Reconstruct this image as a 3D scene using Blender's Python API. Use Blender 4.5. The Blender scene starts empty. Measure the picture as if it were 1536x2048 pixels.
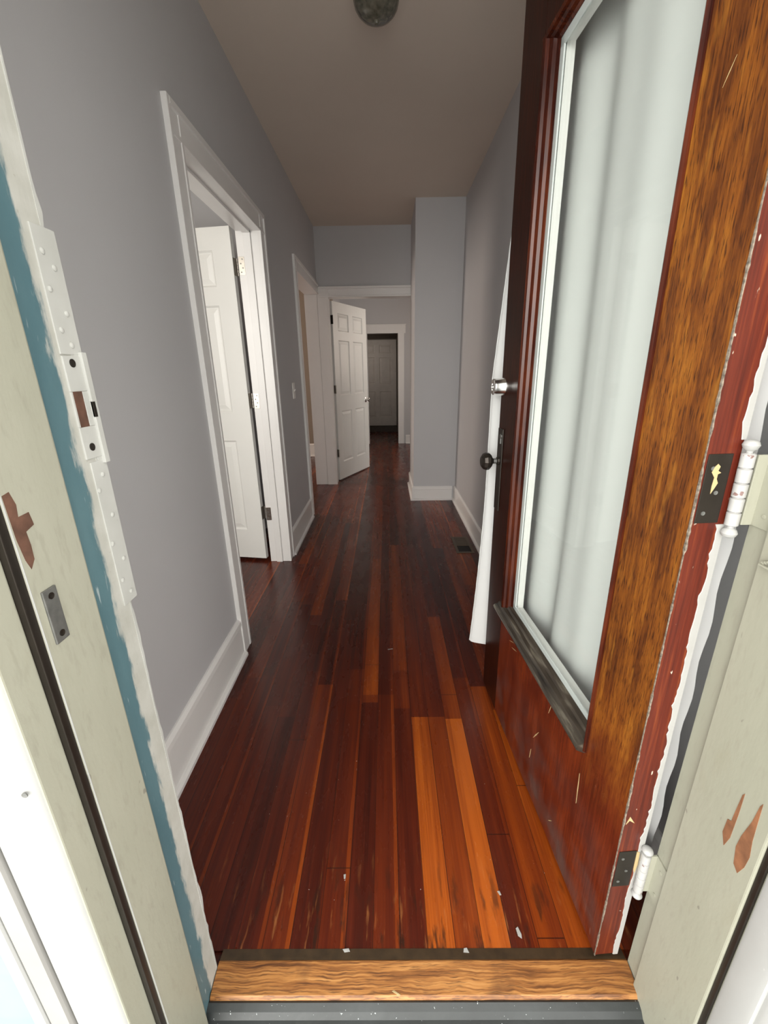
import bpy, bmesh, math, random
from mathutils import Vector, Matrix
random.seed(7)
C = bpy.context.scene.collection
D = bpy.data

# ------------------------------------------------------------------ materials
class NT:
    def __init__(s, name):
        s.m = D.materials.new(name); s.m.use_nodes = True
        s.t = s.m.node_tree; s.n = s.t.nodes; s.l = s.t.links
        s.b = s.n['Principled BSDF']; s.out = s.n['Material Output']
        s.co = s.n.new('ShaderNodeTexCoord').outputs['Object']
    def new(s, k, **kw):
        n = s.n.new(k)
        for a, v in kw.items(): setattr(n, a, v)
        return n
    def put(s, sock, v):
        if isinstance(v, bpy.types.NodeSocket): s.l.new(v, sock)
        else: sock.default_value = v
    def math(s, op, a, b=0.0, c=None, clamp=False):
        n = s.new('ShaderNodeMath', operation=op, use_clamp=clamp)
        s.put(n.inputs[0], a); s.put(n.inputs[1], b)
        if c is not None: s.put(n.inputs[2], c)
        return n.outputs[0]
    def sep(s, v=None):
        n = s.new('ShaderNodeSeparateXYZ'); s.put(n.inputs[0], v or s.co); return n.outputs
    def comb(s, x, y, z):
        n = s.new('ShaderNodeCombineXYZ')
        for i, v in enumerate((x, y, z)): s.put(n.inputs[i], v)
        return n.outputs[0]
    def noise(s, scale, detail=4, vec=None, stretch=None, rough=.55):
        v = vec or s.co
        if stretch:
            mp = s.new('ShaderNodeMapping'); s.put(mp.inputs[0], v); mp.inputs['Scale'].default_value = stretch; v = mp.outputs[0]
        n = s.new('ShaderNodeTexNoise'); s.put(n.inputs['Vector'], v)
        n.inputs['Scale'].default_value = scale; n.inputs['Detail'].default_value = detail; n.inputs['Roughness'].default_value = rough
        return n.outputs['Fac']
    def ramp(s, fac, stops, interp='LINEAR'):
        n = s.new('ShaderNodeValToRGB'); n.color_ramp.interpolation = interp
        e = n.color_ramp.elements
        while len(e) > 1: e.remove(e[-1])
        e[0].position = stops[0][0]; e[0].color = col(stops[0][1])
        for p, c in stops[1:]:
            x = e.new(p); x.color = col(c)
        s.put(n.inputs[0], fac); return n.outputs[0]
    def mix(s, fac, a, b, mode='MIX'):
        n = s.new('ShaderNodeMix', data_type='RGBA', blend_type=mode)
        s.put(n.inputs[0], fac); s.put(n.inputs[6], col(a)); s.put(n.inputs[7], col(b)); return n.outputs[2]
    def bump(s, h, strength=.2, dist=.002):
        n = s.new('ShaderNodeBump'); n.inputs['Strength'].default_value = strength; n.inputs['Distance'].default_value = dist
        s.put(n.inputs['Height'], h); s.l.new(n.outputs[0], s.b.inputs['Normal'])
    def fin(s, color=None, rough=.5, metal=0., spec=None, coat=None):
        if color is not None: s.put(s.b.inputs['Base Color'], col(color))
        s.put(s.b.inputs['Roughness'], rough); s.b.inputs['Metallic'].default_value = metal
        if spec is not None: s.put(s.b.inputs['Specular IOR Level'], spec)
        if coat: s.b.inputs['Coat Weight'].default_value = coat[0]; s.b.inputs['Coat Roughness'].default_value = coat[1]
        return s.m
def col(c):
    if isinstance(c, bpy.types.NodeSocket): return c
    if isinstance(c, (int, float)): return (c, c, c, 1)
    return tuple(c) if len(c) == 4 else (*c, 1)

def m_plain(name, c, rough=.5, metal=0., var=.06, scale=8, bump=0., spec=None):
    t = NT(name); n = t.noise(scale, 5)
    k = t.ramp(n, [(.3, [x*(1-var) for x in c]), (.7, [min(1, x*(1+var)) for x in c])])
    if bump: t.bump(t.noise(scale*12, 3), bump, .001)
    return t.fin(k, rough, metal, spec)
M = {}
M['wall'] = m_plain('grey_wall_paint', (.51, .505, .515), .55, var=.02, scale=2, bump=.06, spec=.35)
M['ceiling'] = m_plain('ceiling_paint', (.67, .585, .505), .8, var=.02, scale=2, bump=.05, spec=.2)
M['white'] = m_plain('white_trim_paint', (.76, .745, .73), .32, var=.02, scale=5)
M['door_white'] = m_plain('white_door_paint', (.76, .755, .725), .38, var=.02, scale=4)
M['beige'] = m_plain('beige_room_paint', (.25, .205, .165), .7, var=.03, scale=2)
M['nickel'] = m_plain('brushed_nickel', (.36, .33, .29), .32, 1., .05, 20)
M['chrome'] = m_plain('satin_chrome', (.78, .77, .75), .18, 1., .03, 30)
M['bronze'] = m_plain('dark_bronze', (.030, .024, .019), .38, .6, .15, 30)
M['hole_shade'] = m_plain('recess_shade', (.012, .01, .009), .8)
M['switch'] = m_plain('switch_plastic', (.8, .79, .76), .3)
M['vent'] = m_plain('brown_vent_metal', (.085, .06, .04), .45, .2, .1, 30)
M['plate'] = m_plain('worn_steel_plate', (.20, .20, .19), .42, .7, .25, 60)
M['porch'] = m_plain('porch_boards', (.40, .41, .41), .6)
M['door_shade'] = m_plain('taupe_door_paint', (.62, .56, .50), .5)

def m_cream():                                   # old weathered cream paint with scuffs, grime and runs
    t = NT('weathered_cream_paint')
    big = t.noise(3.0, 6, stretch=(1, 1, .35)); fine = t.noise(120, 3, stretch=(1, 1, .25)); spk = t.noise(260, 2)
    c = t.ramp(big, [(.3, (.275, .275, .215)), (.55, (.32, .315, .252)), (.75, (.365, .355, .29))])
    c = t.mix(t.ramp(fine, [(.55, 0), (.70, .40)]), c, (.25, .24, .19))
    c = t.mix(t.ramp(t.noise(11, 5, stretch=(1, 1, .5)), [(.60, 0), (.74, .35)]), c, (.24, .22, .15))
    c = t.mix(t.ramp(t.noise(38, 2, stretch=(1, 1, .55)), [(.735, 0), (.75, .6)]), c, (.14, .13, .11))
    c = t.mix(t.ramp(spk, [(.70, 0), (.74, .55)]), c, (.30, .28, .23))
    t.bump(t.noise(60, 5, stretch=(1, 1, .3)), .25, .002)
    return t.fin(c, .45)
M['cream'] = m_cream()
def m_trimgrey():                                # smoother white of the outer casing
    t = NT('exterior_white_paint')
    c = t.ramp(t.noise(6, 5), [(.3, (.335, .335, .325)), (.7, (.375, .375, .365))])
    c = t.mix(t.ramp(t.noise(90, 3), [(.70, 0), (.76, .3)]), c, (.6, .58, .54))
    t.bump(t.noise(90, 4, stretch=(1, 1, .3)), .15, .001)
    return t.fin(c, .5)
M['ext_white'] = m_trimgrey()
def m_painted_metal():                           # thick, chipped white paint over iron
    t = NT('chipped_white_paint')
    c = t.ramp(t.noise(12, 4), [(.3, (.34, .335, .325)), (.7, (.42, .415, .405))])
    c = t.mix(t.ramp(t.noise(75, 4), [(.66, 0), (.69, 1)]), c, (.17, .10, .09))
    t.bump(t.noise(50, 4), .3, .002)
    return t.fin(c, .42)
M['chipped'] = m_painted_metal()
def m_strip():
    t = NT('painted_strike_strip')
    c = t.ramp(t.noise(10, 4), [(.3, (.40, .40, .375)), (.7, (.48, .48, .455))])
    c = t.mix(t.ramp(t.noise(160, 3), [(.72, 0), (.76, .6)]), c, (.25, .22, .18))
    return t.fin(c, .4)
M['strip'] = m_strip()
def m_rabbet(edge, interior_sign):               # jamb rebate: blue paint outward, white paint inward, ragged brushed boundary
    t = NT('blue_and_white_jamb_paint')
    x, y, z = t.sep()
    n1 = t.noise(9, 3, vec=t.comb(0, 0, z)); n2 = t.noise(75, 6, stretch=(1, 1, .22), rough=.65)
    s = t.math('ADD', t.math('MULTIPLY', t.math('SUBTRACT', n1, .5), .022), t.math('MULTIPLY', t.math('SUBTRACT', n2, .5), .040))
    f = t.math('GREATER_THAN', t.math('ADD', y, s), edge)
    soft = t.ramp(t.math('ADD', y, s), [(edge-.012, 0), (edge-.006, .0), (edge+.0005, 1)])
    blue = t.ramp(t.noise(14, 5, stretch=(1, 1, .3)), [(.3, (.060, .125, .148)), (.7, (.090, .165, .187))])
    blue = t.mix(t.ramp(t.noise(130, 3, stretch=(1, 1, .12)), [(.66, 0), (.73, .6)]), blue, (.5, .55, .55))
    white = t.ramp(t.noise(20, 5), [(.3, (.38, .375, .335)), (.7, (.47, .465, .43))])
    white = t.mix(t.ramp(t.noise(140, 2), [(.70, 0), (.74, .5)]), white, (.3, .27, .22))
    c = t.mix(soft, blue, white)
    t.bump(t.noise(60, 5, stretch=(1, 1, .3)), .3, .002)
    return t.fin(c, .42)
M['rabbet'] = m_rabbet(.541, 1)
def m_siding():
    t = NT('pale_blue_siding_paint')
    c = t.ramp(t.noise(5, 5), [(.3, (.20, .275, .272)), (.7, (.23, .31, .305))])
    c = t.mix(t.ramp(t.noise(120, 2), [(.74, 0), (.78, .6)]), c, (.2, .3, .3))
    return t.fin(c, .55)
M['siding'] = m_siding()
def m_sill():
    t = NT('grey_sill_paint')
    c = t.ramp(t.noise(7, 6), [(.25, (.016, .018, .018)), (.6, (.028, .032, .032)), (.8, (.042, .047, .047))])
    c = t.mix(t.ramp(t.noise(170, 2), [(.725, 0), (.74, 1)]), c, (.35, .38, .38))
    t.bump(t.noise(60, 5), .2, .002)
    return t.fin(c, .4)
M['sill'] = m_sill()

PW, PX0 = .065, -.05
def m_floor():
    t = NT('red_fir_strip_floor')
    x, y, z = t.sep()
    u = t.math('DIVIDE', t.math('SUBTRACT', x, PX0), PW)
    wob = t.math('MULTIPLY', t.math('SUBTRACT', t.noise(.9, 2, vec=t.comb(x, y, 0)), .5), .10)
    u = t.math('ADD', u, wob)
    i = t.math('FLOOR', u); fu = t.math('SUBTRACT', u, i)
    wn = t.new('ShaderNodeTexWhiteNoise', noise_dimensions='1D'); t.put(wn.inputs['W'], t.math('MULTIPLY', i, 7.31))
    r1 = wn.outputs['Value']
    v = t.math('ADD', t.math('DIVIDE', y, 2.3), t.math('MULTIPLY', r1, 5.0))
    j = t.math('FLOOR', v); fv = t.math('SUBTRACT', v, j)
    w2 = t.new('ShaderNodeTexWhiteNoise', noise_dimensions='2D'); t.put(w2.inputs['Vector'], t.comb(t.math('ADD', i, .37), t.math('ADD', j, .71), 0))
    rnd = t.math('POWER', w2.outputs['Value'], 1.9)
    rnd = t.math('ADD', t.math('MULTIPLY', rnd, .50), .12)
    # the boards in the doorway, from the left: their own tones
    tones = {-8: .25, -7: .30, -6: .12, -5: .22, -4: .44, -3: .18, -2: .30, -1: .16, 0: .33, 1: .24, 2: .86, 3: .60, 4: .97, 5: .30, 6: .62, 7: .78, 8: .4}
    near = t.ramp(t.math('DIVIDE', t.math('ADD', t.math('ADD', i, .5), 9.0), 18.0), [(max(0, (k+9)/18), tones[k]) for k in sorted(tones)], 'CONSTANT')
    e = t.math('ADD', 1.30, t.math('MULTIPLY', r1, .30))
    isn = t.math('LESS_THAN', y, e)
    w3 = t.math('ADD', t.math('MULTIPLY', t.math('SUBTRACT', near, rnd), isn), rnd)
    # one light board in the middle, y 1.43 .. 2.75 and one y 1.57 .. 2.4
    def board(k, y0, y1, val, w3):
        a = t.math('COMPARE', i, float(k), .2); b = t.math('GREATER_THAN', y, y0); c_ = t.math('LESS_THAN', y, y1)
        f = t.math('MULTIPLY', t.math('MULTIPLY', a, b), c_)
        return t.math('ADD', t.math('MULTIPLY', f, t.math('SUBTRACT', val, w3)), w3)
    w3 = board(-1, 1.42, 2.75, .70, w3); w3 = board(1, 1.57, 3.0, .60, w3); w3 = board(2, 1.30, 3.3, .38, w3); w3 = board(4, 1.29, 2.0, .60, w3)
    w3 = board(0, 1.42, 4.2, .20, w3); w3 = board(3, 1.3, 3, .30, w3)
    grain = t.noise(1.0, 6, stretch=(210, 3.2, 1), rough=.6)
    broad = t.noise(1.0, 4, stretch=(34, 1.1, 1))
    tone = t.math('ADD', w3, t.math('MULTIPLY', t.math('SUBTRACT', grain, .5), .42))
    tone = t.math('ADD', tone, t.math('MULTIPLY', t.math('SUBTRACT', broad, .5), .80))
    sapw = t.math('MULTIPLY', t.math('GREATER_THAN', t.math('ADD', fu, t.math('MULTIPLY', broad, .25)), .97), t.math('GREATER_THAN', r1, .55))
    tone = t.math('ADD', tone, t.math('MULTIPLY', sapw, .26))
    c = t.ramp(tone, [(.0, (.032, .0055, .0032)), (.22, (.066, .0096, .0040)), (.48, (.115, .0175, .0045)), (.75, (.205, .037, .005)), (1.0, (.37, .082, .009))])
    # wear and dark spots by the threshold
    spots = t.noise(1.0, 5, stretch=(45, 9, 1))
    nearw = t.ramp(y, [(.60, 1), (.86, 0)])
    c = t.mix(t.math('MULTIPLY', t.ramp(spots, [(.56, 0), (.66, .9)]), nearw), c, (.02, .010, .006))
    light = t.noise(1.0, 5, stretch=(60, 8, 1), vec=t.comb(t.math('ADD', x, 3.3), y, z))
    c = t.mix(t.math('MULTIPLY', t.ramp(light, [(.60, 0), (.72, .45)]), nearw), c, (.50, .20, .06))
    gap = t.math('LESS_THAN', fu, .03)
    gapv = t.math('LESS_THAN', fv, .0012)
    g = t.math('MAXIMUM', gap, gapv)
    c = t.mix(t.math('MULTIPLY', g, .75), c, (.015, .006, .004))
    c = t.mix(t.ramp(t.noise(90, 2), [(.765, 0), (.775, .8)]), c, (.5, .42, .36))
    h = t.math('SUBTRACT', t.math('MULTIPLY', grain, .25), g)
    t.bump(h, .06, .001)
    rough = t.ramp(t.noise(4, 4, stretch=(3, 1, 1)), [(.3, .20), (.7, .34)])
    return t.fin(c, rough, 0, .34)
M['floor'] = m_floor()
def m_doorwood(lower=True):                      # weathered orange stain above, dark red low down: varnish plus some reflection painted in
    t = NT('weathered_door_stain' if lower else 'dark_red_varnish')
    x, y, z = t.sep()
    g = t.noise(1.0, 6, stretch=(150, 150, 6), rough=.62); pores = t.noise(1.0, 3, stretch=(420, 420, 38))
    blot = t.noise(1.0, 5, stretch=(16, 16, 4.5)); blot2 = t.noise(1.0, 4, stretch=(34, 34, 7), vec=t.comb(t.math('ADD', x, 5.1), y, z))
    tone = t.math('ADD', t.math('MULTIPLY', g, .45), t.math('MULTIPLY', blot, .62))
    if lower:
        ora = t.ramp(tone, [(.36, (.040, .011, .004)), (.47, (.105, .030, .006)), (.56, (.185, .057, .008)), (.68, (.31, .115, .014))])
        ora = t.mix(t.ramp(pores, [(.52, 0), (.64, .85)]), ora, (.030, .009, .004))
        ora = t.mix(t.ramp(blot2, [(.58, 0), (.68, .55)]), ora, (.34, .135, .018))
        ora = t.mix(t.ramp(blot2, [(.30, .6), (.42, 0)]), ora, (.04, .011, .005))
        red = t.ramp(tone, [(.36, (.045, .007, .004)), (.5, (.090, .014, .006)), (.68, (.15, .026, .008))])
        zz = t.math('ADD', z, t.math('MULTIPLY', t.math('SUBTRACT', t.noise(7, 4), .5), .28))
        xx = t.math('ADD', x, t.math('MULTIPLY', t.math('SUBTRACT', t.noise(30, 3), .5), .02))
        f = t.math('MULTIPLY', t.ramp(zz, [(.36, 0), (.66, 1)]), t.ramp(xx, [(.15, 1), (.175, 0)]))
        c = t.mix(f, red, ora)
        rg = t.math('ADD', .22, t.math('MULTIPLY', f, .24))
        sc = t.ramp(t.noise(1.0, 4, stretch=(60, 60, 9)), [(.66, 0), (.74, .45)])
        lowz = t.ramp(z, [(.05, 1), (.33, 0)])
        c = t.mix(t.math('MULTIPLY', t.ramp(t.noise(9, 5), [(.42, 0), (.66, .75)]), lowz), c, (.07, .055, .05))
        c = t.mix(t.math('MULTIPLY', sc, t.ramp(z, [(.3, .5), (.6, 0)])), c, (.16, .12, .10))
    else:
        c = t.ramp(tone, [(.36, (.014, .003, .002)), (.5, (.036, .0065, .003)), (.68, (.10, .020, .006))]); rg = .25
    t.bump(g, .22, .0015)
    return t.fin(c, rg, 0, .26)
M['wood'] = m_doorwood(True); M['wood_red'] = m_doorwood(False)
def m_edge():
    t = NT('red_painted_door_edge')
    g = t.noise(1.0, 6, stretch=(160, 160, 6))
    c = t.ramp(g, [(.3, (.052, .007, .004)), (.55, (.10, .014, .006)), (.75, (.17, .034, .009))])
    c = t.mix(t.ramp(t.noise(70, 3, stretch=(1, 1, .4)), [(.70, 0), (.73, .8)]), c, (.6, .5, .4))
    t.bump(g, .2, .001)
    return t.fin(c, .33, 0, .4)
M['edge'] = m_edge()
def m_ledge():
    t = NT('worn_black_ledge')
    g = t.noise(1.0, 6, stretch=(8, 60, 60))
    c = t.ramp(g, [(.3, (.012, .009, .007)), (.55, (.05, .04, .03)), (.75, (.20, .18, .14))])
    t.bump(g, .2, .001)
    return t.fin(c, .28)
M['ledge'] = m_ledge()
def m_oak():
    t = NT('worn_oak')
    x, y, z = t.sep()
    wobble = t.math('MULTIPLY', t.math('SUBTRACT', t.noise(1.0, 4, stretch=(6, 6, 6)), .5), .03)
    yy = t.math('ADD', y, wobble)
    v = t.comb(x, yy, z)
    g = t.noise(1.0, 6, stretch=(6, 210, 210), rough=.6, vec=v); pore = t.noise(1.0, 3, stretch=(20, 430, 430), vec=v)
    c = t.ramp(g, [(.30, (.060, .020, .006)), (.45, (.22, .085, .022)), (.58, (.36, .16, .045)), (.75, (.46, .24, .085))])
    c = t.mix(t.ramp(pore, [(.55, 0), (.64, .7)]), c, (.06, .022, .008))
    c = t.mix(t.ramp(t.noise(9, 4), [(.60, 0), (.72, .6)]), c, (.10, .04, .014))
    pl = t.math('MULTIPLY', t.math('MULTIPLY', t.math('LESS_THAN', x, -.30), t.math('GREATER_THAN', x, -.372)), t.math('GREATER_THAN', y, .556))
    ln = t.noise(1.0, 2, stretch=(300, 8, 8))
    c = t.mix(t.math('MULTIPLY', pl, t.ramp(ln, [(.35, .2), (.6, .9)])), c, (.40, .33, .25))
    return t.fin(c, .38)
M['oak'] = m_oak()
M['oak_dark'] = m_plain('grimy_oak_bevel', (.050, .030, .014), .5, 0, .3, 40)  # darker brown than the oak board
def m_curtain():
    t = NT('white_curtain_cloth')
    x, y, z = t.sep()
    weave = t.noise(1.0, 2, stretch=(900, 900, 900))
    t.fin((.88, .89, .88), .85, 0, .1)
    t.bump(weave, .08, .0006)
    tr = t.new('ShaderNodeBsdfTranslucent'); tr.inputs[0].default_value = (.86, .88, .87, 1)
    mx = t.new('ShaderNodeMixShader'); mx.inputs[0].default_value = .35
    t.l.new(t.b.outputs[0], mx.inputs[1]); t.l.new(tr.outputs[0], mx.inputs[2]); t.l.new(mx.outputs[0], t.out.inputs[0])
    return t.m
M['curtain'] = m_curtain()
def m_glass():
    t = NT('window_glass')
    tb = t.new('ShaderNodeBsdfTransparent'); tb.inputs[0].default_value = (.97, .985, .975, 1)
    gl = t.new('ShaderNodeBsdfGlossy'); gl.inputs['Roughness'].default_value = .02
    lw = t.new('ShaderNodeLayerWeight'); lw.inputs[0].default_value = .5
    fr = t.math('ADD', .03, t.math('MULTIPLY', t.math('POWER', lw.outputs['Facing'], 5.0), .40))
    mx = t.new('ShaderNodeMixShader')
    t.l.new(fr, mx.inputs[0]); t.l.new(tb.outputs[0], mx.inputs[1]); t.l.new(gl.outputs[0], mx.inputs[2]); t.l.new(mx.outputs[0], t.out.inputs[0])
    return t.m
M['glass'] = m_glass()
def m_bevel():
    t = NT('bevelled_glass_edge')
    t.fin((.62, .67, .65), .08, 0, .6); t.b.inputs['Transmission Weight'].default_value = .25  # pale base colour stands for the curtain reflected in the bevel
    return t.m
M['bevel'] = m_bevel()
def m_globe():
    t = NT('smoky_cut_glass')
    n = t.noise(60, 3)
    c = t.ramp(n, [(.3, (.10, .095, .07)), (.7, (.24, .22, .17))])
    t.fin(c, .14, 0, .6); t.b.inputs['Transmission Weight'].default_value = .35; t.bump(n, .3, .002)
    return t.m
M['globe'] = m_globe()
M['flake'] = m_plain('paint_flake_white', (.34, .335, .32), .5)
M['flake_y'] = m_plain('paint_flake_cream', (.42, .32, .16), .5)
M['bare'] = m_plain('bare_split_wood', (.19, .078, .034), .7, 0, .35, 40)
M['bare_red'] = m_plain('old_red_brown_paint', (.10, .047, .03), .6, 0, .35, 60)

def m_darkstile():
    t = NT('dark_stained_stile')
    g = t.noise(1.0, 6, stretch=(150, 150, 6), rough=.62)
    c = t.ramp(g, [(.36, (.010, .0025, .0016)), (.5, (.022, .0048, .0024)), (.68, (.050, .011, .004))])
    t.bump(g, .15, .001)
    return t.fin(c, .34, 0, .14)
M['wood_dark'] = m_darkstile()
# ------------------------------------------------------------------ geometry helpers
def bx(bm, x0, x1, y0, y1, z0, z1, bev=0.):
    vs = [bm.verts.new((x, y, z)) for x in (x0, x1) for y in (y0, y1) for z in (z0, z1)]
    F = [(0, 1, 3, 2), (4, 6, 7, 5), (0, 4, 5, 1), (2, 3, 7, 6), (0, 2, 6, 4), (1, 5, 7, 3)]
    fs = [bm.faces.new([vs[i] for i in f]) for f in F]
    if bev:
        es = list({e for f in fs for e in f.edges})
        bmesh.ops.bevel(bm, geom=es, offset=bev, segments=2, affect='EDGES', profile=.6)
def prism(bm, pts, axis, a0, a1):                # pts: polygon in the other two axes (cyclic x,y,z order)
    def P(p, a):
        return {'x': (a, p[0], p[1]), 'y': (p[0], a, p[1]), 'z': (p[0], p[1], a)}[axis]
    A = [bm.verts.new(P(p, a0)) for p in pts]; B = [bm.verts.new(P(p, a1)) for p in pts]
    n = len(pts)
    bm.faces.new(A); bm.faces.new(B[::-1])
    for i in range(n): bm.faces.new((A[i], B[i], B[(i+1) % n], A[(i+1) % n]))
def lathe(bm, prof, mat=None, seg=32):           # prof: (radius, height) about local z
    mat = mat or Matrix()
    rings = []
    for r, h in prof:
        rings.append([bm.verts.new(mat @ Vector((r*math.cos(2*math.pi*k/seg), r*math.sin(2*math.pi*k/seg), h))) for k in range(seg)])
    for a, b in zip(rings, rings[1:]):
        for k in range(seg): bm.faces.new((a[k], a[(k+1) % seg], b[(k+1) % seg], b[k]))
    bm.faces.new(rings[0][::-1]); bm.faces.new(rings[-1])
def AX(loc, axis):                               # matrix putting local z along axis at loc
    return Matrix.Translation(Vector(loc)) @ Vector((0, 0, 1)).rotation_difference(Vector(axis)).to_matrix().to_4x4()
def link(name, bm, mat, parent=None, smooth=False):
    bmesh.ops.recalc_face_normals(bm, faces=bm.faces[:])
    me = D.meshes.new(name); bm.to_mesh(me); bm.free()
    o = D.objects.new(name, me); C.objects.link(o)
    for mm in (mat if isinstance(mat, (list, tuple)) else [mat]): me.materials.append(mm)
    if smooth:
        for p in me.polygons: p.use_smooth = True
        try: me.set_sharp_from_angle(angle=math.radians(40))
        except Exception: pass
    if parent: o.parent = parent
    return o
def boxes(name, lst, mat, parent=None, bev=0.):
    bm = bmesh.new()
    for b in lst: bx(bm, *b, bev=bev)
    return link(name, bm, mat, parent)
def empty(name, loc=(0, 0, 0)):
    o = D.objects.new(name, None); o.empty_display_size = .1; C.objects.link(o); o.location = loc; return o
def tag(o, label=None, cat=None, group=None, kind=None):
    if label: o['label'] = label
    if cat: o['category'] = cat
    if group: o['group'] = group
    if kind: o['kind'] = kind
    return o
def struct(o, label=None, cat=None): return tag(o, label, cat, kind='structure')
def lab(o, label): o['label'] = label; return o

# ------------------------------------------------------------------ key dimensions (metres, camera over the origin)
CZ = 2.64                                        # ceiling
XL, XR = -.705, .69                              # hall side walls
YF = .58                                         # inside face of the front wall
YE = 4.87                                        # end wall
WT = .13                                         # wall thickness
D1a, D1b = 1.79, 2.735                           # first left doorway
D2a, D2b = 3.77, 4.855                           # second left opening
DH = 2.03
EX0, EX1 = -.592, .287                           # end doorway
CX0, CY0 = .268, 4.18                            # boxed-in corner

# ---- shell
struct(boxes('floor', [(-4, 2.2, .605, 9.5, -.05, 0), (-.444, .575, .535, .606, -.06, -.007)], M['floor']), 'red brown strip wood floor of the hallway', 'floor')
struct(boxes('ceiling', [(-4, 2.2, .36, 9.5, CZ, CZ+.1)], M['ceiling']), 'plain off-white hallway ceiling', 'ceiling')
struct(boxes('wall_left', [(XL-WT, XL, YF, D1a-.02, 0, CZ), (XL-WT, XL, D1a-.02, D1b+.02, DH+.02, CZ), (XL-WT, XL, D1b+.02, D2a-.02, 0, CZ),
                           (XL-WT, XL, D2a-.02, YE+.12, DH+.02, CZ)], M['wall']), 'grey left hallway wall with two doorways', 'wall')
struct(boxes('wall_right', [(XR, XR+WT, YF, YE+.12, 0, CZ)], M['wall']), 'grey right hallway wall behind the open front door', 'wall')
struct(boxes('wall_corner', [(CX0, XR, CY0, YE, 0, CZ)], M['wall']), 'grey boxed-in corner jutting out at the right end of the hall', 'wall')
struct(boxes('wall_end', [(EX0-.02, EX1+.02, YE, YE+.12, 2.025, CZ), (-.84, EX0-.02, YE, YE+.12, 0, CZ), (EX1+.02, XR, YE, YE+.12, 0, CZ)], M['wall']), 'grey end wall above and around the far doorway', 'wall')
# front wall round the entrance, outside to inside
struct(boxes('wall_front', [(-4, -.445, .375, YF, -.2, CZ), (.575, 2.2, .375, YF, -.2, CZ), (-.445, .575, .375, YF, 2.36, CZ)], M['wall']), 'front wall round the entrance seen from outside', 'wall')
# rooms beyond
struct(boxes('wall_side', [(-4.1, -4, YF, 3.5, 0, CZ), (-4, XL-WT, 3.40, 3.5, 0, CZ)], M['wall']), 'grey wall of the left room behind the first open door', 'wall')
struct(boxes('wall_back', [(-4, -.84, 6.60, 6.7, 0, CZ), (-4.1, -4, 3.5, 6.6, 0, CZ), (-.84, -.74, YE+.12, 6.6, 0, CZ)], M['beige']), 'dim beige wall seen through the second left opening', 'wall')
FY = 7.70
struct(boxes('wall_far', [(-.74, -.31, FY, FY+.12, 0, CZ), (.213, 1.5, FY, FY+.12, 0, CZ), (-.31, .213, FY, FY+.12, 1.86, CZ), (1.5, 1.6, YE+.12, FY+.12, 0, CZ), (-.84, -.74, 6.6, FY+.12, 0, CZ)], M['wall']), 'grey wall round the farthest doorway', 'wall')
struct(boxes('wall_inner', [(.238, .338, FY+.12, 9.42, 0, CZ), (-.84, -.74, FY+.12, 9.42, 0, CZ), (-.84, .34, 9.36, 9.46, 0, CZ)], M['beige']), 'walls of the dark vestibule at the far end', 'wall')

# ---- casings and jamb linings
def casing_x(name, x, sgn, y0, y1, top, w=.10, label=None, near_end=0., far=True, base=0.):   # doorway trim on a wall facing +x
    bm = bmesh.new()
    a, b = y0-w, y0
    prism(bm, [(x, a), (x+.017, a), (x+.019, a+.002), (x+.019, a+.020), (x+.012, a+.023), (x+.012, b-.018), (x+.015, b-.015), (x+.015, b-.001), (x+.013, b), (x, b)], 'z', base, top+w)
    ye = y1
    if far:
        a, b = y1+w, y1; ye = y1+w
        prism(bm, [(x, a), (x+.017, a), (x+.019, a-.002), (x+.019, a-.020), (x+.012, a-.023), (x+.012, b+.018), (x+.015, b+.015), (x+.015, b+.001), (x+.013, b), (x, b)], 'z', base, top+w)
    zt = top+w-.0006
    prism(bm, [(x, zt), (x+.0195, zt), (x+.0195, zt-.020), (x+.0122, zt-.023), (x+.0122, top+.018), (x+.0152, top+.015), (x+.0152, top+.001), (x+.013, top), (x, top)], 'y', y0-w+.022, ye-(.022 if far else .0))
    return struct(link(name, bm, M['white']), label, 'door trim')
t1 = casing_x('trim_1', XL, 1, D1a, D1b, DH, label='white casing and jamb of the first doorway on the left wall')
boxes('jamb_lining', [(XL-WT, XL, D1b, D1b+.02, 0, DH+.02), (XL-WT, XL, D1a-.02, D1a, 0, DH+.02), (XL-WT, XL, D1a, D1b, DH, DH+.02)], M['white'], t1, .001)
boxes('door_stop', [(XL-WT+.045, XL-WT+.085, D1b-.012, D1b, 0, DH), (XL-WT+.045, XL-WT+.085, D1a, D1a+.012, 0, DH), (XL-WT+.045, XL-WT+.085, D1a, D1b, DH-.012, DH)], M['white'], t1, .001)
t2 = casing_x('trim_2', XL, 1, D2a, D2b+.012, DH, far=False, label='white casing of the open doorway at the end of the left wall')
boxes('jamb_lining', [(XL-WT, XL, D2a-.02, D2a, 0, DH+.02), (XL-WT, XL, D2a, D2b, DH, DH+.02), (-.84, XL-.001, D2b, YE-.001, 0, DH)], M['white'], t2, .001)
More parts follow.
